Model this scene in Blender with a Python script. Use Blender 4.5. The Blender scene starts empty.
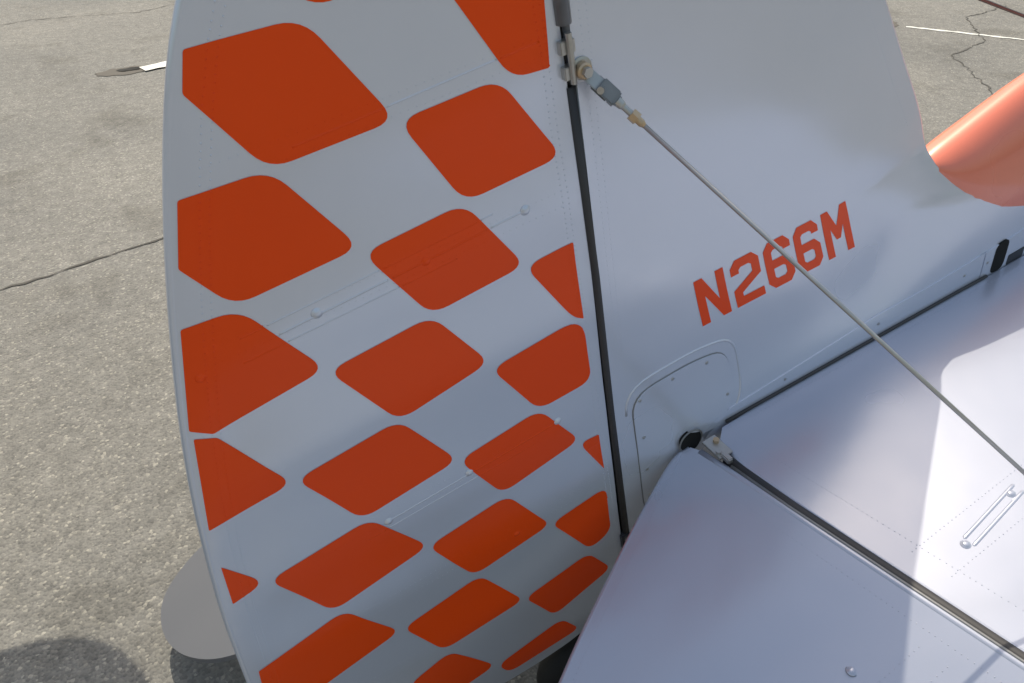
import bpy, bmesh, math, random
from mathutils import Vector, Matrix
random.seed(7)
scn=bpy.context.scene
PITCH=math.radians(11.2)

# ------------------------------------------------------------ helpers
def lerp_tab(tab,q):
    if q<=tab[0][0]: return tab[0][1]
    for (a,b),(c,d) in zip(tab,tab[1:]):
        if q<=c: return b+(d-b)*(q-a)/(c-a)
    return tab[-1][1]
def clamp(v,a=0.,b=1.): return max(a,min(b,v))
def sstep(a,b,v):
    t=clamp((v-a)/(b-a)); return t*t*(3-2*t)
def chaikin(p,n=2):
    for _ in range(n):
        q=[p[0]]
        for a,b in zip(p,p[1:]):
            q.append(tuple(a[i]*.75+b[i]*.25 for i in range(len(a))))
            q.append(tuple(a[i]*.25+b[i]*.75 for i in range(len(a))))
        q.append(p[-1]); p=q
    return p
def roundpoly(p,r,sharp=lambda c:False,n=6):
    out=[]; N=len(p)
    for i in range(N):
        a=Vector(p[i-1]); b=Vector(p[i]); c=Vector(p[(i+1)%N])
        if sharp(p[i]): rr=.003
        else: rr=r
        t1=min(rr,(a-b).length*.45); t2=min(rr,(c-b).length*.45)
        s=b+(a-b).normalized()*t1; e=b+(c-b).normalized()*t2
        for k in range(n+1):
            t=k/n; out.append(tuple(s*(1-t)**2+b*2*t*(1-t)+e*t*t))
    return out
def inpoly(p,poly):
    c=False; j=len(poly)-1
    for i in range(len(poly)):
        a=poly[i]; b=poly[j]
        if (a[1]>p[1])!=(b[1]>p[1]) and p[0]<(b[0]-a[0])*(p[1]-a[1])/(b[1]-a[1])+a[0]: c=not c
        j=i
    return c
def mkobj(name,bm,mat,parent,smooth=True):
    me=bpy.data.meshes.new(name); bm.to_mesh(me); bm.free()
    if mat: me.materials.append(mat)
    for f in me.polygons: f.use_smooth=smooth
    o=bpy.data.objects.new(name,me); scn.collection.objects.link(o)
    if parent: o.parent=parent
    return o
def flat_bm(outline,step):
    bm=bmesh.new(); pts=[]
    for p in outline:
        if not pts or (Vector(p)-Vector(pts[-1])).length>1e-5: pts.append(p)
    if (Vector(pts[0])-Vector(pts[-1])).length<1e-5: pts.pop()
    f=bm.faces.new([bm.verts.new((p[0],p[1],0)) for p in pts])
    f.normal_update()
    if f.normal.z<0: bmesh.ops.reverse_faces(bm,faces=[f])
    bmesh.ops.triangulate(bm,faces=bm.faces[:],ngon_method='EAR_CLIP')
    if step:
        for ax in (0,1):
            lo=min(p[ax] for p in pts); hi=max(p[ax] for p in pts)
            k=math.ceil(lo/step)
            while k*step<hi:
                co=[0,0,0]; co[ax]=k*step+1.3e-5; no=[0,0,0]; no[ax]=1
                bmesh.ops.bisect_plane(bm,geom=bm.verts[:]+bm.edges[:]+bm.faces[:],plane_co=co,plane_no=no,dist=1e-6)
                k+=1
    return bm
def solid(name,outline,mapA,mapB,mat,parent,step=.02):
    bm=flat_bm(outline,step)
    bm.verts.index_update()
    ed=[(e.verts[0].index,e.verts[1].index) for e in bm.edges if len(e.link_faces)==1]
    faces=[[v.index for v in f.verts] for f in bm.faces]
    xy=[(v.co.x,v.co.y) for v in bm.verts]
    bm.free(); bm=bmesh.new()
    A=[bm.verts.new(mapA(*p)) for p in xy]; B=[bm.verts.new(mapB(*p)) for p in xy]
    for f in faces:
        bm.faces.new([A[i] for i in f]); bm.faces.new([B[i] for i in reversed(f)])
    RA={};RB={}
    for a,b in ed:
        for i in (a,b):
            if i not in RA: RA[i]=bm.verts.new(A[i].co); RB[i]=bm.verts.new(B[i].co)
        bm.faces.new([RA[a],RA[b],RB[b],RB[a]])
    return mkobj(name,bm,mat,parent)
def tube(name,pts,r,mat,parent,seg=12,cap=True):
    pts=[Vector(p) for p in pts]; bm=bmesh.new(); rings=[]; prev=None
    for i,p in enumerate(pts):
        d=(pts[min(i+1,len(pts)-1)]-pts[max(i-1,0)]).normalized()
        if prev is None: n=d.orthogonal().normalized()
        else: n=(prev-d*prev.dot(d)).normalized()
        prev=n; b=d.cross(n); rr=r[i] if isinstance(r,(list,tuple)) else r
        rings.append([bm.verts.new(p+(n*math.cos(2*math.pi*k/seg)+b*math.sin(2*math.pi*k/seg))*rr) for k in range(seg)])
    for A,B in zip(rings,rings[1:]):
        for k in range(seg): bm.faces.new([A[k],A[(k+1)%seg],B[(k+1)%seg],B[k]])
    if cap:
        bm.faces.new(list(reversed(rings[0]))); bm.faces.new(rings[-1])
    return mkobj(name,bm,mat,parent)
def frame(d,ref=Vector((0,-1,0))):
    d=Vector(d).normalized()
    if abs(d.dot(ref))>.98: ref=Vector((1,0,0))
    x=(ref-d*ref.dot(d)).normalized(); y=d.cross(x)
    return Matrix((x,y,d)).transposed().to_4x4()
def lathe(name,prof,pos,d,mat,parent,seg=20,smooth=False):
    M=Matrix.Translation(Vector(pos))@frame(d); bm=bmesh.new(); rings=[]
    for r,t in prof:
        rings.append([bm.verts.new(M@Vector((r*math.cos(2*math.pi*k/seg),r*math.sin(2*math.pi*k/seg),t))) for k in range(seg)])
    for A,B in zip(rings,rings[1:]):
        for k in range(seg): bm.faces.new([A[k],A[(k+1)%seg],B[(k+1)%seg],B[k]])
    bm.faces.new(list(reversed(rings[0]))); bm.faces.new(rings[-1])
    bmesh.ops.recalc_face_normals(bm,faces=bm.faces[:])
    return mkobj(name,bm,mat,parent,smooth)
def box(name,size,pos,d,mat,parent,bev=.001,ref=Vector((0,-1,0))):
    bm=bmesh.new(); bmesh.ops.create_cube(bm,size=1)
    for v in bm.verts: v.co=Vector((v.co.x*size[0],v.co.y*size[1],v.co.z*size[2]))
    if bev: bmesh.ops.bevel(bm,geom=bm.edges[:],offset=bev,segments=2,affect='EDGES')
    bm.transform(Matrix.Translation(Vector(pos))@frame(d,ref))
    return mkobj(name,bm,mat,parent,False)
def dots(name,paths,mapf,spacing,r,hgt,mat,parent,nrm,keep=None):
    bm=bmesh.new()
    for path in paths:
        carry=0
        for a,b in zip(path,path[1:]):
            a=Vector(a); b=Vector(b); L=(b-a).length; t=carry
            while t<L:
                q=a+(b-a)*(t/L); t+=spacing*random.uniform(.9,1.1)
                if keep and not keep((q.x,q.y)): continue
                p=Vector(mapf(q.x,q.y)); n=Vector(nrm)
                u=n.orthogonal().normalized(); w=n.cross(u)
                top=bm.verts.new(p+n*hgt)
                r1=[bm.verts.new(p+(u*math.cos(k*math.pi/3)+w*math.sin(k*math.pi/3))*r*.6+n*hgt*.8) for k in range(6)]
                r2=[bm.verts.new(p+(u*math.cos(k*math.pi/3)+w*math.sin(k*math.pi/3))*r-n*.0005) for k in range(6)]
                for k in range(6):
                    bm.faces.new([top,r1[k],r1[(k+1)%6]]); bm.faces.new([r1[k],r2[k],r2[(k+1)%6],r1[(k+1)%6]])
            carry=t-L
    return mkobj(name,bm,mat,parent)

# ------------------------------------------------------------ materials
def newmat(name):
    m=bpy.data.materials.new(name); m.use_nodes=True
    return m,m.node_tree.nodes,m.node_tree.links,m.node_tree.nodes['Principled BSDF']
def paint(name,col,rough,metal=0,coat=.0,var=.04,bump=.02,scale=3.,spec=.5):
    m,n,l,b=newmat(name)
    tc=n.new('ShaderNodeTexCoord'); nz=n.new('ShaderNodeTexNoise'); nz.inputs['Scale'].default_value=scale; nz.inputs['Detail'].default_value=3
    l.new(tc.outputs['Object'],nz.inputs['Vector'])
    mx=n.new('ShaderNodeMix'); mx.data_type='RGBA'
    mx.inputs[6].default_value=(*[c*(1-var) for c in col],1); mx.inputs[7].default_value=(*[min(1,c*(1+var)) for c in col],1)
    l.new(nz.outputs[0],mx.inputs[0]); l.new(mx.outputs[2],b.inputs['Base Color'])
    mr=n.new('ShaderNodeMapRange'); mr.inputs[3].default_value=rough*.75; mr.inputs[4].default_value=rough*1.25
    l.new(nz.outputs[0],mr.inputs[0]); l.new(mr.outputs[0],b.inputs['Roughness'])
    b.inputs['Metallic'].default_value=metal; b.inputs['Coat Weight'].default_value=coat; b.inputs['Coat Roughness'].default_value=.1
    b.inputs['Specular IOR Level'].default_value=spec
    if bump:
        bp=n.new('ShaderNodeBump'); bp.inputs['Strength'].default_value=bump; bp.inputs['Distance'].default_value=.02
        l.new(nz.outputs[0],bp.inputs['Height']); l.new(bp.outputs[0],b.inputs['Normal'])
        if coat: l.new(bp.outputs[0],b.inputs['Coat Normal'])
    return m
silver=paint('silver_dope_paint',(.70,.725,.81),.25,.38,.25,.04,.16,3.2)
silvertail=paint('silver_dope_tail_shaded',(.47,.495,.59),.25,.36,.2,.05,.15,3.0)  # same silver dope, with the tail's shade mixed into its colour
silverdull=paint('dark_grey_elevator',(.14,.145,.165),.5,.0,.0,.05,.05,3.)  # left elevator only, darker grey than the right one
orange=paint('orange_paint',(1.0,.080,.005),.25,0,.08,.05,.12,4,.2)
salmon=paint('orange_paint_sun_sheen',(.86,.23,.14),.30,0,.6,.05,.03,4)  # turtledeck orange, paled by painting the sun's whitish sheen into the colour
steel=paint('weathered_steel',(.50,.49,.47),.38,.8,0,.15,0,60)
greysteel=paint('grey_bracket',(.25,.25,.25),.4,.5,0,.2,0,50)
darksteel=paint('dark_bracket',(.08,.08,.09),.45,.4,0,.2,0,50)
brass=paint('cadmium_nut',(.60,.44,.28),.38,.7,0,.15,0,60)
rubber=paint('dark_seal',(.045,.042,.044),.5,0,0,.25,0,40)
void=paint('dark_recess',(.008,.008,.008),.9,0,0,.1,0,10)
tyre=paint('tyre_rubber',(.02,.02,.02),.7,0,0,.2,0,30)
amber=paint('amber_lens',(.7,.38,.05),.15,0,.5,.05,0,10)
labelm=paint('label_black',(.02,.02,.02),.4,0,0,.1,0,10)

m,n,l,b=newmat('asphalt')
tc=n.new('ShaderNodeTexCoord')
def noise(s,d=3,rough=.5):
    q=n.new('ShaderNodeTexNoise'); q.inputs['Scale'].default_value=s; q.inputs['Detail'].default_value=d; q.inputs['Roughness'].default_value=rough
    l.new(tc.outputs['Object'],q.inputs['Vector']); return q
def ramp(src,stops):
    r=n.new('ShaderNodeValToRGB'); l.new(src,r.inputs[0]); e=r.color_ramp.elements
    e[0].position=stops[0][0]; e[0].color=(*stops[0][1],1); e[1].position=stops[-1][0]; e[1].color=(*stops[-1][1],1)
    for p,c in stops[1:-1]:
        x=e.new(p); x.color=(*c,1)
    return r
def mix(a,b_,f,mode='MIX'):
    x=n.new('ShaderNodeMix'); x.data_type='RGBA'; x.blend_type=mode
    for i,s in ((0,f),(6,a),(7,b_)):
        if hasattr(s,'links'): l.new(s,x.inputs[i])
        elif i==0: x.inputs[0].default_value=s
        else: x.inputs[i].default_value=(*s,1)
    return x.outputs[2]
big=ramp(noise(.45,5).outputs[0],[(.32,(.160,.158,.152)),(.68,(.235,.228,.212))])
vor=n.new('ShaderNodeTexVoronoi'); vor.inputs['Scale'].default_value=120; l.new(tc.outputs['Object'],vor.inputs['Vector'])
sep=n.new('ShaderNodeSeparateColor'); l.new(vor.outputs['Color'],sep.inputs[0])
stone=ramp(sep.outputs[0],[(.0,(.5,.5,.52)),(.5,(.95,.95,.95)),(.9,(1.08,1.07,1.05)),(1,(2.1,2.05,1.9))])
c1=mix(big.outputs[0],stone.outputs[0],.65,'MULTIPLY')
mid=ramp(noise(14,5,.65).outputs[0],[(.3,(.80,.80,.80)),(.7,(1.14,1.14,1.14))])
c3=mix(c1,mid.outputs[0],1.,'MULTIPLY')
stain=ramp(noise(1.7,4,.6).outputs[0],[(.32,(.72,.71,.69)),(.46,(1,1,1))])
c4=mix(c3,stain.outputs[0],.8,'MULTIPLY')
l.new(c4,b.inputs['Base Color']); b.inputs['Roughness'].default_value=.85
ht=n.new('ShaderNodeMath'); ht.operation='ADD'; l.new(vor.outputs['Distance'],ht.inputs[0]); l.new(noise(70,3).outputs[0],ht.inputs[1])
bp=n.new('ShaderNodeBump'); bp.inputs['Strength'].default_value=.6; bp.inputs['Distance'].default_value=.005; bp.invert=True
l.new(ht.outputs[0],bp.inputs['Height']); l.new(bp.outputs[0],b.inputs['Normal'])
asphalt=m
crackm=paint('crack_dirt',(.08,.076,.07),.9,0,0,.45,0,12)
dirtm=paint('pothole_dirt',(.11,.10,.088),.9,0,0,.5,0,9)
whitem=paint('worn_road_paint',(.70,.70,.67),.7,0,0,.25,0,8)

# ------------------------------------------------------------ ground
bm=bmesh.new(); bmesh.ops.create_grid(bm,x_segments=8,y_segments=8,size=600)
ground=mkobj('asphalt_ground',bm,asphalt,None,False)
def ribbon(name,pts,w,mat,z,jit=.35,wob=.02):
    P=[]
    for a,b_ in zip(pts,pts[1:]):
        a=Vector(a); b_=Vector(b_); L=(b_-a).length; k=max(2,int(L/.05))
        nn=Vector((-(b_-a).y,(b_-a).x)).normalized()
        for i in range(k): P.append(a+(b_-a)*(i/k)+nn*random.uniform(-wob,wob))
    P.append(Vector(pts[-1])); bm=bmesh.new(); pr=None
    for i,p in enumerate(P):
        d=(P[min(i+1,len(P)-1)]-P[max(i-1,0)]).normalized(); nn=Vector((-d.y,d.x))
        ww=w*(1+random.uniform(-jit,jit))/2
        q=[bm.verts.new((*(p+nn*ww),z)),bm.verts.new((*(p-nn*ww*random.uniform(.5,1)),z))]
        if pr: bm.faces.new([pr[0],pr[1],q[1],q[0]])
        pr=q
    bmesh.ops.recalc_face_normals(bm,faces=bm.faces[:])
    return mkobj(name,bm,mat,None,False)
ribbon('pavement_crack',[(-3.4,2.1),(-1.9,2.72),(-.871,2.858),(-.623,2.90),(-.40,2.957),(-.136,3.007),(.7,3.3),(2.2,3.4)],.014,crackm,.004,.8,wob=.012)
ribbon('pavement_crack',[(5.6,2.3),(6.1,2.9),(6.24,3.12),(6.9,3.25),(7.6,3.9),(8.4,4.0)],.012,crackm,.004,.6,wob=.02)
ribbon('pavement_crack',[(-1.6,8.3),(-.6,8.6),(.4,8.4),(1.2,8.8)],.010,crackm,.004,.7,wob=.02)
def blotch(name,c,rx,ry,mat,z,seed):
    random.seed(seed); pts=[]
    for k in range(22):
        a=2*math.pi*k/22; r=random.uniform(.7,1.1); pts.append((c[0]+rx*r*math.cos(a),c[1]+ry*r*math.sin(a)))
    pts=chaikin(pts+[pts[0]],2); bm=flat_bm(pts,0)
    for v in bm.verts: v.co.z=z
    return mkobj(name,bm,mat,None,False)
blotch('pothole',(.02,6.22),.22,.13,dirtm,.004,3)
blotch('pothole',(.06,6.23),.10,.05,void,.008,5)
blotch('pothole',(6.6,4.1),.25,.10,dirtm,.004,11)
ribbon('painted_marking',[(.16,6.16),(.50,6.27)],.15,whitem,.012,.12,wob=.004)
ribbon('painted_marking',[(6.75,3.95),(7.25,3.12),(7.8,2.2),(8.3,1.4)],.05,whitem,.004,.35,wob=.005)

# ------------------------------------------------------------ airplane
plane=bpy.data.objects.new('airplane',None); scn.collection.objects.link(plane)
plane.location=(0,0,.715); plane.rotation_euler=(0,-PITCH,0)

TE=[(.40,1.118),(.331,1.115),(.242,1.098),(.161,1.052),(.102,1.0),(.059,.946),(.029,.902),(.001,.852),(-.026,.799),(-.054,.740),(-.083,.674),(-.113,.602),(-.150,.507),(-.188,.396),(-.221,.283),(-.256,.151),(-.283,.024),(-.306,-.09)]
TEz=sorted((b_,a) for a,b_ in TE)
BOT=[(-.306,-.09),(-.305,-.17),(-.285,-.26),(-.225,-.37),(-.12,-.45),(.0,-.487),(.10,-.498),(.20,-.498),(.29,-.485),(.365,-.43),(.41,-.33),(.415,-.257)]
HG=[(.415,-.257),(.422,.236),(.428,.5),(.428,.84),(.430,1.06),(.425,1.10),(.40,1.118)]
def hr(x,z):
    xt=lerp_tab(TEz,z); s=clamp((x-xt)/(.44-xt))
    zz=(z-.585)/.2; sc=(.5-.5*math.cos(2*math.pi*zz))**.75
    k=sstep(0,.12,s)*sstep(0,.1,1-s)
    return .0055+.027*s**.8-.0032*sc*k
TEs=chaikin(TE,1); BOTs=chaikin(BOT,2)
rout=TEs+BOTs[1:]+HG[1:-1]
rudder=bpy.data.objects.new('rudder',None); scn.collection.objects.link(rudder); rudder.parent=plane
solid('rudder_skin',rout,lambda x,z:(x,-hr(x,z),z),lambda x,z:(x,hr(x,z),z),silver,rudder,.0125)
tube('rudder_edge_bow',[(x+.003,0,z) for x,z in TEs+BOTs[1:]],.0062,silver,rudder,14)
D=[[(42,907),(156,901),(216,774),(69,772),(24,870)],[(129,960),(227,964),(287,921),(171,904)],[(300,899),(373,907),(418,890),(408,767),(358,771)],[(217,772),(343,776),(409,652),(269,645)],[(-27,775),(69,772),(130,644),(-28,636),(-60,704)],[(129,635),(267,644),(330,519),(186,508)],[(329,516),(406,521),(404,383),(386,396)],[(-91,635),(-25,630),(34,500),(-123,480),(-145,500)],[(34,494),(185,506),(245,388),(95,362)],[(244,373),(382,387),(403,367),(403,250),(303,245)],[(-146,486),(-122,472),(-72,344),(-197,332)],[(-68,346),(92,363),(154,229),(-14,210)],[(155,226),(304,244),(364,129),(207,99)],[(362,118),(401,117),(401,22)],[(-174,184),(-5,203),(60,70),(-122,39)],[(58,68),(213,87),(276,-48),(113,-72)],[(277,-49),(399,-31),(396,-173),(344,-193)],[(-214,257),(-178,186),(-233,174)],[(-269,-6),(-108,27),(-47,-110),(-255,-152),(-286,-72)],[(-41,-109),(120,-82),(184,-229),(7,-241)],[(187,-228),(338,-202),(384,-303),(237,-351)],[(88,-405),(249,-378),(284,-456),(106,-462)],[(-82,-292),(12,-260),(84,-398),(-74,-418)]]
bmj=bmesh.new(); DP=[]
for i,d in enumerate(D):
    p=[(a/1000,c/1000) for a,c in d]
    sh=lambda c:(c[0]-lerp_tab(TEz,c[1])<.055) or (c[0]>.40 and i in (2,6,13))
    pp=roundpoly(p,.026,sh); DP.append(pp)
    q=flat_bm(pp,.0125)
    for v in q.verts: v.co=(v.co.x,-hr(v.co.x,v.co.y)-.0006,v.co.y)
    tmp=bpy.data.meshes.new('t'); q.to_mesh(tmp); q.free(); bmj.from_mesh(tmp)
mkobj('checker_diamonds',bmj,orange,rudder)
def rs(x,z): return (x,-hr(x,z),z)
def rs2(x,z): return (x,-hr(x,z)-.0006,z)
ind=lambda q: any(inpoly(q,p) for p in DP)
outd=lambda q: not ind(q)
ribs=[]
for z in [.985,.785,.585,.385,.185,-.015,-.215]:
    x0=lerp_tab(TEz,z)+.02
    for dz in (-.010,.012): ribs.append([(x0+.03,z+dz),(.405,z+dz+.008)])
TEin=[(x+.045,z) for x,z in TE[1:]]
edge=[TEin,[(x+.034,z) for x,z in TE[2:]],[(.408,1.0),(.408,-.25)],[(.40,1.0),(.398,-.25)]]
dots('rib_stitching',ribs,rs,.010,.0010,.0006,silver,rudder,(0,-1,0),outd)
dots('rib_stitching_painted',ribs,rs2,.010,.0010,.0006,orange,rudder,(0,-1,0),ind)
dots('edge_stitching',edge,rs,.0085,.0013,.0009,silver,rudder,(0,-1,0),outd)
dots('edge_stitching_painted',edge,rs2,.0085,.0013,.0009,orange,rudder,(0,-1,0),ind)
def bump(name,x,z,r,h,mapf,mat,par,n=(0,-1,0)):
    lathe(name,[(r*1.5,-.0006),(r*1.2,h*.12),(r*.95,h*.35),(r*.75,h*.7),(r*.45,h*.92),(r*.15,h)],mapf(x,z),n,mat,par,24,True)
for i,(x,z) in enumerate([(.053,.584),(.345,.600),(.165,.190),(.02,.177),(-.10,.565),(.33,.20),(.20,.590),(.21,-.02)]):
    if ind((x,z)): bump('drain_grommet_painted_%d'%i,x,z,.0048,.002,rs2,orange,rudder)
    else: bump('drain_grommet_%d'%i,x,z,.0056,.003,rs,silver,rudder)
def ridge(name,a,b_,w,h,mapf,mat,par,off=(0,-1,0)):
    P=[]; R=[]; k=18
    for i in range(k+1):
        t=i/k; x=a[0]+(b_[0]-a[0])*t; z=a[1]+(b_[1]-a[1])*t
        R.append(w*max(.15,math.sin(math.pi*clamp(t*8,0,.5))*math.sin(math.pi*clamp((1-t)*8,0,.5))))
        P.append(Vector(mapf(x,z))+Vector(off)*(h-w))
    tube(name,P,R,mat,par,10)
def cord(name,a,b_,w=.0022,h=.0007):
    a=Vector(a); b_=Vector(b_); k=60; run=[]; state=None; idx=0
    def flush():
        nonlocal idx
        if len(run)>3:
            f=rs2 if state else rs
            tube('%s_%d'%(name,idx),[Vector(f(*q))+Vector((0,-(h-w),0)) for q in run],w,orange if state else silver,rudder,8); idx+=1
    for i in range(k+1):
        q=tuple(a+(b_-a)*(i/k)); s=ind(q)
        if s!=state: flush(); run=[]; state=s
        run.append(q)
    flush()
cord('rib_cord_a',(-.01,.577),(.34,.600))
cord('rib_cord_b',(-.04,.594),(.30,.614),.0016,.0005)
cord('rib_cord_c',(-.05,.560),(.24,.575),.0016,.0005)
cord('rib_cord_d',(.0,.176),(.34,.20))
cord('rib_cord_e',(-.02,.160),(.28,.178),.0016,.0005)
cord('rib_cord_f',(.10,.786),(.40,.800),.0016,.0005)
lathe('tail_light',[(.008,0),(.010,.004),(.009,.012),(.004,.017)],(-.307,0,-.12),(-1,0,-.1),amber,rudder,16,True)

# ---- fin + rear fuselage
LE=[(.458,1.094),(.563,1.101),(.659,1.072),(.757,1.006),(.835,.916),(.913,.798),(.999,.654),(1.071,.529),(1.132,.427),(1.165,.345),(1.195,.288),(1.255,.228),(1.348,.168),(1.49,.112),(1.80,.060),(2.4,.03)]
LEs=chaikin(LE,2)
xLE=sorted((z,x) for x,z in LE[1:10])
xLE=[(-1,3.),(.0,2.6),(.15,1.8),(.25,1.35)]+[q for q in xLE if q[0]>.3]
FH=[(.436,1.06),(.438,.74),(.436,.45),(.433,.15),(.433,-.33)]
def hf(x,z):
    xl=lerp_tab(xLE,z); s=clamp((xl-x)/.30)
    h=.009+.029*(1-(1-s)**2)
    h-=.0014*(.5-.5*math.cos(2*math.pi*(z-.60)/.22))*sstep(.2,.32,z)*sstep(0,.3,s)*sstep(.436,.50,x)
    ro=.058+.030*clamp((x-.57)/.8)+.02*clamp((x-1.3)/1.)
    sc=.085+.27*sstep(1.02,1.35,x)
    f=math.exp(-(max(z,0)/sc)**2)*sstep(.435,.60,x)
    return h+(ro-h)*f
fin=bpy.data.objects.new('fin_and_fuselage',None); scn.collection.objects.link(fin); fin.parent=plane
fout=[(.436,1.085)]+LEs+[(2.4,-.33)]+list(reversed(FH))
solid('fin_skin',fout,lambda x,z:(x,-hf(x,z),z),lambda x,z:(x,hf(x,z),z),silver,fin,.02)
li=[p for p in LEs if p[0]<1.2]
tube('fin_leading_edge',[(x-.002,0,z-.001) for x,z in li],[.0098]*len(li),silver,fin,14)
zb=[(1.165,.345),(1.195,.288),(1.255,.228),(1.348,.168),(1.49,.112),(1.80,.060),(2.4,.03)]
zt=[(1.165,.30),(1.20,.314),(1.275,.331),(1.436,.369),(1.641,.400),(2.4,.49)]
bm=bmesh.new(); rows=[]
for i in range(46):
    x=1.19+i*.026; a=lerp_tab(zb,x)-.004; t_=max(a+.004,lerp_tab(zt,x)); hb=hf(x,a)
    row=[]
    for k in range(-16,17):
        th=math.pi/2*k/16
        row.append(bm.verts.new((x,hb*math.sin(th),a+(t_-a)*math.cos(th))))
    rows.append(row)
for A,B in zip(rows,rows[1:]):
    for k in range(32): bm.faces.new([A[k],A[k+1],B[k+1],B[k]])
mkobj('turtledeck',bm,salmon,fin)
GL={'N':[(0,0),(0,7),(1.4,7),(3.6,2.8),(3.6,7),(5,7),(5,0),(3.6,0),(1.4,4.2),(1.4,0)],
'2':[(0,0),(0,2.6),(3.6,4.3),(3.6,5.4),(3.2,5.7),(1.8,5.7),(1.4,5.4),(1.4,4.9),(0,4.9),(0,6),(1,7),(4,7),(5,6),(5,3.6),(1.4,1.9),(1.4,1.3),(5,1.3),(5,0)],
'6':[(2.5,0),(1,0),(0,1),(0,6),(1,7),(4,7),(5,6),(5,5.1),(3.6,5.1),(3.6,5.4),(3.2,5.7),(1.8,5.7),(1.4,5.4),(1.4,4.2),(4,4.2),(5,3.2),(5,1),(4,0),(2.501,0),(2.501,1.3),(3.2,1.3),(3.6,1.6),(3.6,2.6),(3.2,2.9),(1.4,2.9),(1.4,1.6),(1.8,1.3),(2.5,1.3)],
'M':[(0,0),(0,7),(1.3,7),(2.5,4.4),(3.7,7),(5,7),(5,0),(3.7,0),(3.7,4.2),(2.9,2.4),(2.1,2.4),(1.3,4.2),(1.3,0)]}
bmj=bmesh.new()
for ch,x0,x1 in (('N',.625,.689),('2',.702,.766),('6',.777,.838),('6',.847,.905),('M',.916,.980)):
    o=[]
    for u,v in GL[ch]:
        X=x0+(x1-x0)*u/5; pr=(X-.625)/.355; V=v/7
        z0=.242-.012*pr; z1=.347-.001*pr
        o.append((X-(.019+.022*pr)*V, z0+(z1-z0)*V))
    q=flat_bm(o,.02)
    for v in q.verts: v.co=(v.co.x,-hf(v.co.x,v.co.y)-.0005,v.co.y)
    tmp=bpy.data.meshes.new('t'); q.to_mesh(tmp); q.free(); bmj.from_mesh(tmp)
mkobj('registration_lettering',bmj,orange,fin)
def fs(x,z): return (x,-hf(x,z),z)
def fso(o): return lambda x,z:(x,-hf(x,z)-o,z)
dots('fin_post_stitching',[[(.452,1.0),(.452,.30)],[(.462,1.0),(.462,.24)]],fs,.0085,.0011,.0006,silver,fin,(0,-1,0))
dots('fin_edge_stitching',[[(x-.035,z-.01) for x,z in LE[4:9]]],fs,.0085,.0010,.0006,silver,fin,(0,-1,0))
PN=[(.472,-.17),(.468,.172),(.60,.176),(.679,.158),(.685,.04),(.60,-.02),(.56,-.08),(.54,-.17)]
pn=roundpoly(PN,.05)
solid('access_panel',pn,fso(.003),fso(-.002),silver,fin,.02)
tube('access_panel_gap',[fso(.0004)(x,z) for x,z in pn+pn[:1]],.0014,greysteel,fin,8)
cx,cz=.575,.07
bead=[(cx+(x-cx)*1.16+.004,cz+(z-cz)*1.22) for x,z in pn if z>-.1 and x<.70]
tube('access_panel_bead',[fso(-.0012)(max(x,.445),z) for x,z in bead],.0030,silver,fin,8)
for i,(x,z) in enumerate([(.484,.155),(.555,.163),(.63,.155),(.668,.06),(.484,.06),(.484,-.03),(.484,-.11)]):
    lathe('panel_screw_%d'%i,[(.0034,0),(.0034,.0008),(.002,.0013)],fso(.003)(x,z),(0,-1,0),steel,fin,12)
bo=[(.61,-.03),(.60,.0),(.635,.024),(.80,.034),(1.008,.046),(1.28,.066),(1.32,.07),(1.32,-.03)]
solid('root_fairing_strip',bo,fso(.003),fso(-.001),silver,fin,.02)
bo=[(1.324,-.03),(1.324,.07),(1.45,.078),(1.8,.03),(1.8,-.03)]
solid('root_fairing_strip_fwd',bo,fso(.003),fso(-.001),silver,fin,.02)
so=roundpoly([(1.35,.0),(1.352,.074),(1.39,.076),(1.388,.0)],.016)
solid('wire_slot',so,fso(.0036),fso(.0),void,fin,.02)
so=roundpoly([(1.40,.0),(1.40,.026),(1.45,.026),(1.45,.0)],.004)
solid('placard',so,fso(.0036),fso(.0),labelm,fin,.02)
for i,x in enumerate([.80,1.04,1.27,1.335]):
    lathe('fairing_screw_%d'%i,[(.003,0),(.003,.0009),(.002,.0013)],fso(.003)(x,.018+.03*(x-.65)),(0,-1,0),steel,fin,10)
tube('hinge_seal',[(.433,-.031,.735),(.434,-.032,.45),(.430,-.032,.15),(.427,-.032,-.20)],.0068,rubber,fin,12)
tube('hinge_seal_bead',[(.4385,-.0352,.735),(.4395,-.0352,.45),(.4365,-.0352,.15),(.4345,-.0352,-.20)],.0024,greysteel,fin,8)
tube('hinge_seal_core',[(.431,0,1.05),(.426,0,-.30)],.0215,rubber,fin,12)
tube('hinge_tube_top',[(.433,-.033,.81),(.434,-.033,1.05)],.0095,greysteel,fin,14)
box('hinge_leaf_upper',(.012,.020,.016),(.431,-.034,.785),(0,0,1),steel,fin)
box('hinge_leaf_lower',(.014,.018,.016),(.431,-.034,.755),(0,0,1),steel,fin)
lathe('hinge_pin',[(.004,0),(.004,.06)],(.432,-.042,.742),(0,0,1),steel,fin,10)
box('lower_hinge_bracket',(.03,.022,.05),(.424,-.026,-.225),(0,0,1),darksteel,fin,.003)
box('lower_hinge_bracket_arm',(.012,.035,.012),(.432,-.034,-.262),(0,0,1),darksteel,fin,.002)
lathe('lower_hinge_bolt',[(.006,0),(.006,.006)],(.424,-.038,-.215),(0,-1,0),steel,fin,6)
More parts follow.
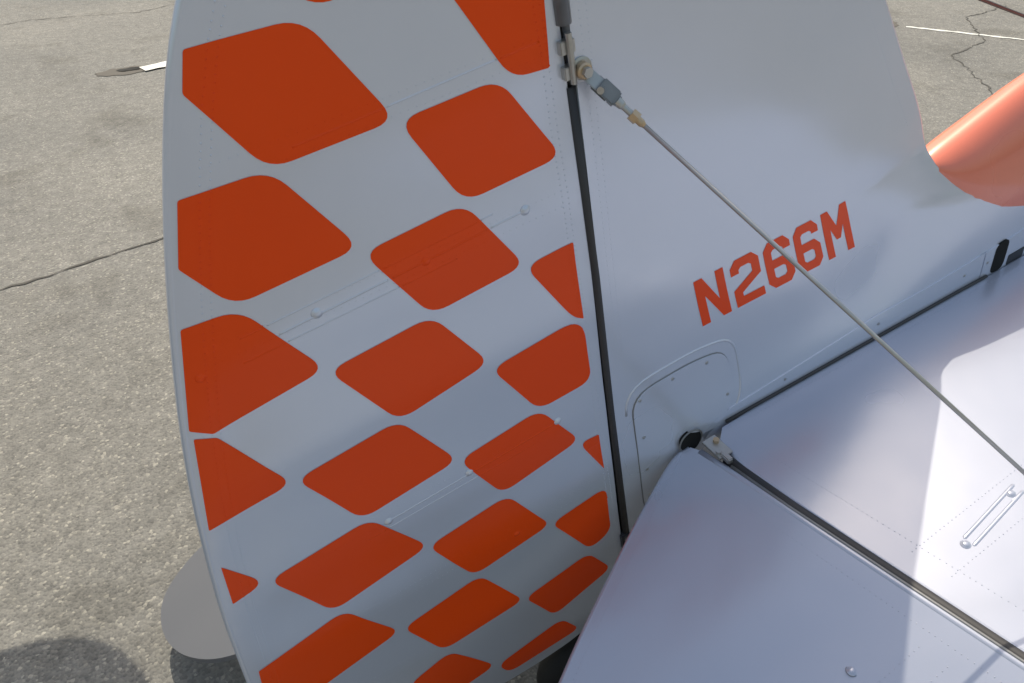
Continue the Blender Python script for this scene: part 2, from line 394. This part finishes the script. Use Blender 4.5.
# bracing wire fitting
A=Vector((.449,-.042,.750)); E=Vector((.897,-.66,.006)); d=(E-A).normalized()
lathe('fitting_washer',[(.015,0),(.015,.003),(.012,.004)],(A.x-.004,-.037,A.z+.004),(0,-1,0),steel,fin,28)
lathe('fitting_bushing',[(.010,0),(.010,.008),(.008,.010)],(A.x-.004,-.040,A.z+.004),(0,-1,0),brass,fin,24)
lathe('fitting_bolt',[(.0065,0),(.0065,.006)],(A.x-.004,-.050,A.z+.004),(0,-1,0),steel,fin,6)
box('fitting_lug',(.0035,.016,.032),A+d*.012,d,steel,fin,.001)
box('clevis_fork_inner',(.004,.019,.026),A+d*.030+Vector((0,.004,0)),d,greysteel,fin,.0015)
box('clevis_fork_outer',(.004,.019,.026),A+d*.030+Vector((0,-.008,0)),d,greysteel,fin,.0015)
box('clevis_body',(.014,.018,.014),A+d*.045,d,greysteel,fin,.003)
lathe('clevis_pin',[(.0045,-.013),(.0045,.013)],A+d*.027,d.orthogonal(),steel,fin,12)
lathe('clevis_barrel',[(.0065,.050),(.0055,.058),(.0040,.061),(.0040,.076)],A,d,steel,fin,16)
lathe('lock_nut',[(.0078,.073),(.0078,.083)],A,d,brass,fin,6)
lathe('wire_terminal',[(.0048,.083),(.0048,.090),(.0028,.095)],A,d,brass,fin,14)
tube('bracing_wire',[A+d*.09,E],.0030,steel,fin,10)
lathe('wire_lower_fitting',[(.005,-.06),(.007,-.03),(.007,-.0)],E,d,steel,fin,10)
tube('forward_bracing_wire',[(1.0,.30,.755),(1.741,.30,.369),(1.99,.30,.24),(2.4,.30,.026)],.004,darksteel,fin,8)

# ---- horizontal tail
def xh(y): return .573+(abs(y)-.09)*.178
TAN=.404
def ez(x,y):
    a=xh(y)-x
    return -max(0,a)*TAN+.006*math.sin(math.pi*clamp(a/.5))-.002*(.5-.5*math.cos(2*math.pi*(y+.56)/.2))*sstep(0,.1,a)
def sz(x,y):
    a=clamp((x-xh(y))/1.1); return .010*math.sin(math.pi*a)*sstep(.05,.5,abs(y)-.05)
tail=bpy.data.objects.new('horizontal_tail',None); scn.collection.objects.link(tail); tail.parent=plane
hr_out=[(.612,-.164),(.617,-.093),(.641,-.072)]+[(x,-(hf(x,0)+.006)) for x in (.75,.9,1.05,1.2,1.35,1.5,1.65,1.75)]+[(1.72,-.4),(1.6,-.9),(1.35,-1.35),(1.05,-1.5),(.84,-1.45),(.688,-.624),(.647,-.384)]
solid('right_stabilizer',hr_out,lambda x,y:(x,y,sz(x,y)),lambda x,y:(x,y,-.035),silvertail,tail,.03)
lo=[(.612,.164),(.617,.093),(.641,.073),(1.107,.085),(1.45,.10),(1.42,.4),(1.25,.8),(1.0,.93),(.75,.93)]
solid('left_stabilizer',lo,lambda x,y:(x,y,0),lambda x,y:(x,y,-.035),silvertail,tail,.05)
eo=[(.573,-.089),(.589,-.176),(.628,-.401),(.670,-.636),(.815,-1.45),(.3,-1.6),(-.1,-1.5),(-.45,-1.15),(-.56,-.75),(-.545,-.55),(-.486,-.40),(-.403,-.335),(-.1,-.295),(.097,-.256),(.149,-.228),(.215,-.196),(.313,-.154),(.416,-.109),(.51,-.073),(.545,-.066),(.565,-.072)]
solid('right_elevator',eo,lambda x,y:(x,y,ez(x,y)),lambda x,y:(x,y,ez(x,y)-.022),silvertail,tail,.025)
le=chaikin([(.573,.095),(.3,.15),(.097,.22),(-.1,.26),(-.30,.30),(-.41,.35),(-.49,.41),(-.556,.50),(-.586,.60),(-.565,.70),(-.47,.74),(-.36,.74),(0,.85),(.3,.93),(.71,.93)],2)
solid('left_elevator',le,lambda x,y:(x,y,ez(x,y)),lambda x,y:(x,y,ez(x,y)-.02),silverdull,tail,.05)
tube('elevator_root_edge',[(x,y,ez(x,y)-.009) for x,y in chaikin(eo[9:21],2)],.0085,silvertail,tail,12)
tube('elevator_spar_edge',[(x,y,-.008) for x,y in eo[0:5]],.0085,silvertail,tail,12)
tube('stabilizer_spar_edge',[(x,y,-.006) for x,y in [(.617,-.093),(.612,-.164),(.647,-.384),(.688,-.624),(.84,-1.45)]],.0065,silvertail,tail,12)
tube('gap_seal',[(.600,-.13,-.010),(.617,-.27,-.010),(.638,-.39,-.010),(.680,-.63,-.010),(.826,-1.44,-.010)],.0125,rubber,tail,12)
tube('gap_seal_bead',[(.593,-.15,-.001),(.610,-.27,-.001),(.631,-.39,-.001),(.673,-.63,-.001),(.819,-1.44,-.001)],.0030,greysteel,tail,8)
tube('root_seal',[(x,-(hf(x,0)+.0055),.0025) for x in (.655,.75,.85,.95,1.05,1.15,1.25,1.34)],.0034,rubber,tail,10)
lathe('torque_tube_opening',[(.024,0),(.024,.0035)],(.573,-.0595,.004),(.0,-1,.25),void,tail,28)
tube('torque_tube_lip',[(.573+.026*math.cos(a*math.pi/14),-.064,.004+.026*math.sin(a*math.pi/14)) for a in range(-3,18)],.0016,greysteel,tail,8)
box('inner_hinge_plate',(.030,.005,.050),(.600,-.105,.004),(0,-1,0),steel,tail,.001,Vector((1,0,0)))
box('inner_hinge_lug',(.012,.012,.022),(.596,-.135,.006),(0,-1,0),steel,tail,.002,Vector((1,0,0)))
lathe('inner_hinge_bolt',[(.006,0),(.006,.008)],(.606,-.095,.005),(0,0,1),brass,tail,6)
lathe('inner_hinge_bolt_head',[(.0055,0),(.0055,.007)],(.592,-.118,.006),(0,0,1),steel,tail,6)
ss=lambda x,y:(x,y,sz(x,y)); es=lambda x,y:(x,y,ez(x,y))
P=[]
for y in (-.44,-.50,-.62,-.80,-1.0): P.append([(xh(y)+.06,y),(1.5,y+.02)])
P.append([(xh(-.1)+.075,-.10),(xh(-1.3)+.075,-1.3)])
P.append([(.70,-.085),(1.6,-.12)])
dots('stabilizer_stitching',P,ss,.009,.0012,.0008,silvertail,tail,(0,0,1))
P=[]
for y in (-.54,-.58,-.74,-.95): P.append([(xh(y)-.06,y),(-.3,y+.02)])
P.append([(xh(-.1)-.035,-.10),(xh(-1.3)-.035,-1.3)]); P.append([(.49,-.095),(.40,-.135),(.20,-.222),(.08,-.28),(-.2,-.33)])
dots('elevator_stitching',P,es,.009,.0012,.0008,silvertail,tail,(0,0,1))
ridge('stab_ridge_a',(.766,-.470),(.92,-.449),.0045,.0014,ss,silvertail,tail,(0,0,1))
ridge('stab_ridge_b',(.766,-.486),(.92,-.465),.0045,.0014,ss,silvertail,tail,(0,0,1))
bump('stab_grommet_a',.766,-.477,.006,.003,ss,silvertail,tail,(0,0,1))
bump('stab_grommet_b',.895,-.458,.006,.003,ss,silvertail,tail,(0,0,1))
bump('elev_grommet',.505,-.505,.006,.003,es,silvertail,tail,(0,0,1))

# ---- tailwheel
tw=bpy.data.objects.new('tailwheel',None); scn.collection.objects.link(tw); tw.parent=plane
wc=Vector((.27,0,-.655))
prof=[(.03,-.03),(.07,-.036),(.095,-.03),(.108,-.015),(.112,0),(.108,.015),(.095,.03),(.07,.036),(.03,.03)]
lathe('tyre',prof,wc,(0,-1,0),tyre,tw,40,True)
lathe('hub',[(.045,-.04),(.045,.04),(.02,.048)],wc,(0,-1,0),steel,tw,24)
for s in (-1,1): box('fork_leg',(.012,.03,.16),wc+Vector((.02,s*.052,.07)),(.25,0,1),darksteel,tw,.003)
box('fork_crown',(.12,.05,.02),wc+Vector((.04,0,.155)),(.25,0,1),darksteel,tw,.003)
tube('leaf_spring',[wc+Vector((.04,0,.16)),wc+Vector((.2,0,.22)),wc+Vector((.45,0,.32))],.014,darksteel,tw,10)

# ---- unseen wing shape, added to cast the round shadow on the apron
wg=chaikin([(-6,.35),(-.75,.45),(-.40,.60),(-.25,.95),(-.22,1.35),(-.28,1.72),(-.46,1.90),(-.80,1.92),(-1.6,1.88),(-6,1.9)],2)
nb=bpy.data.objects.new('shadow_caster_wing',None); scn.collection.objects.link(nb); nb.location=(0,0,1.9)
def wt(x,y):
    c=clamp((y-.4)/1.5); return .09*math.sqrt(max(0,4*c*(1-c)))*sstep(-.1,.9,-x-.1)
solid('shadow_caster_skin',wg,lambda x,y:(x,y,.01+wt(x,y)),lambda x,y:(x,y,-.01-wt(x,y)*.4),silver,nb,.1)

# ------------------------------------------------------------ camera
Xc=Vector((.855615,-.443319,.267192)); Yc=Vector((-.487164,-.515266,.705104)); Uc=Vector((-.174911,-.733464,-.656839))
R=Matrix(((Xc.x,-Xc.y,-Xc.z),(Yc.x,-Yc.y,-Yc.z),(Uc.x,-Uc.y,-Uc.z))).to_4x4()
M=Matrix.Translation((0,0,.715))@Matrix.Rotation(-PITCH,4,'Y')
cam=bpy.data.cameras.new('camera'); co=bpy.data.objects.new('camera',cam); scn.collection.objects.link(co)
co.matrix_world=M@Matrix.Translation((0,-.78,1.106))@R
cam.sensor_width=36; cam.lens=740/1024*36; cam.clip_start=.02; cam.clip_end=2000
scn.camera=co

# ------------------------------------------------------------ light
sd=(Matrix.Rotation(-PITCH,3,'Y')@Vector((-.35,-.60,-1))).normalized()
sun=bpy.data.lights.new('sun','SUN'); so_=bpy.data.objects.new('sun',sun); scn.collection.objects.link(so_)
sun.energy=3.7; sun.angle=math.radians(.5); sun.color=(1,.91,.73)
so_.rotation_euler=(-sd).to_track_quat('Z','Y').to_euler(); so_.location=(0,3,6)
w=bpy.data.worlds.new('World'); scn.world=w; w.use_nodes=True
nt=w.node_tree; sky=nt.nodes.new('ShaderNodeTexSky'); sky.sky_type='NISHITA'; sky.sun_disc=False
sky.sun_elevation=math.asin(-sd.z); sky.sun_rotation=math.atan2(-sd.x,-sd.y)
sky.dust_density=5.0; sky.air_density=2.1; sky.ozone_density=1.6
bg=nt.nodes['Background']; nt.links.new(sky.outputs[0],bg.inputs[0]); bg.inputs[1].default_value=.15
scn.view_settings.view_transform='Standard'; scn.view_settings.look='None'; scn.view_settings.exposure=0
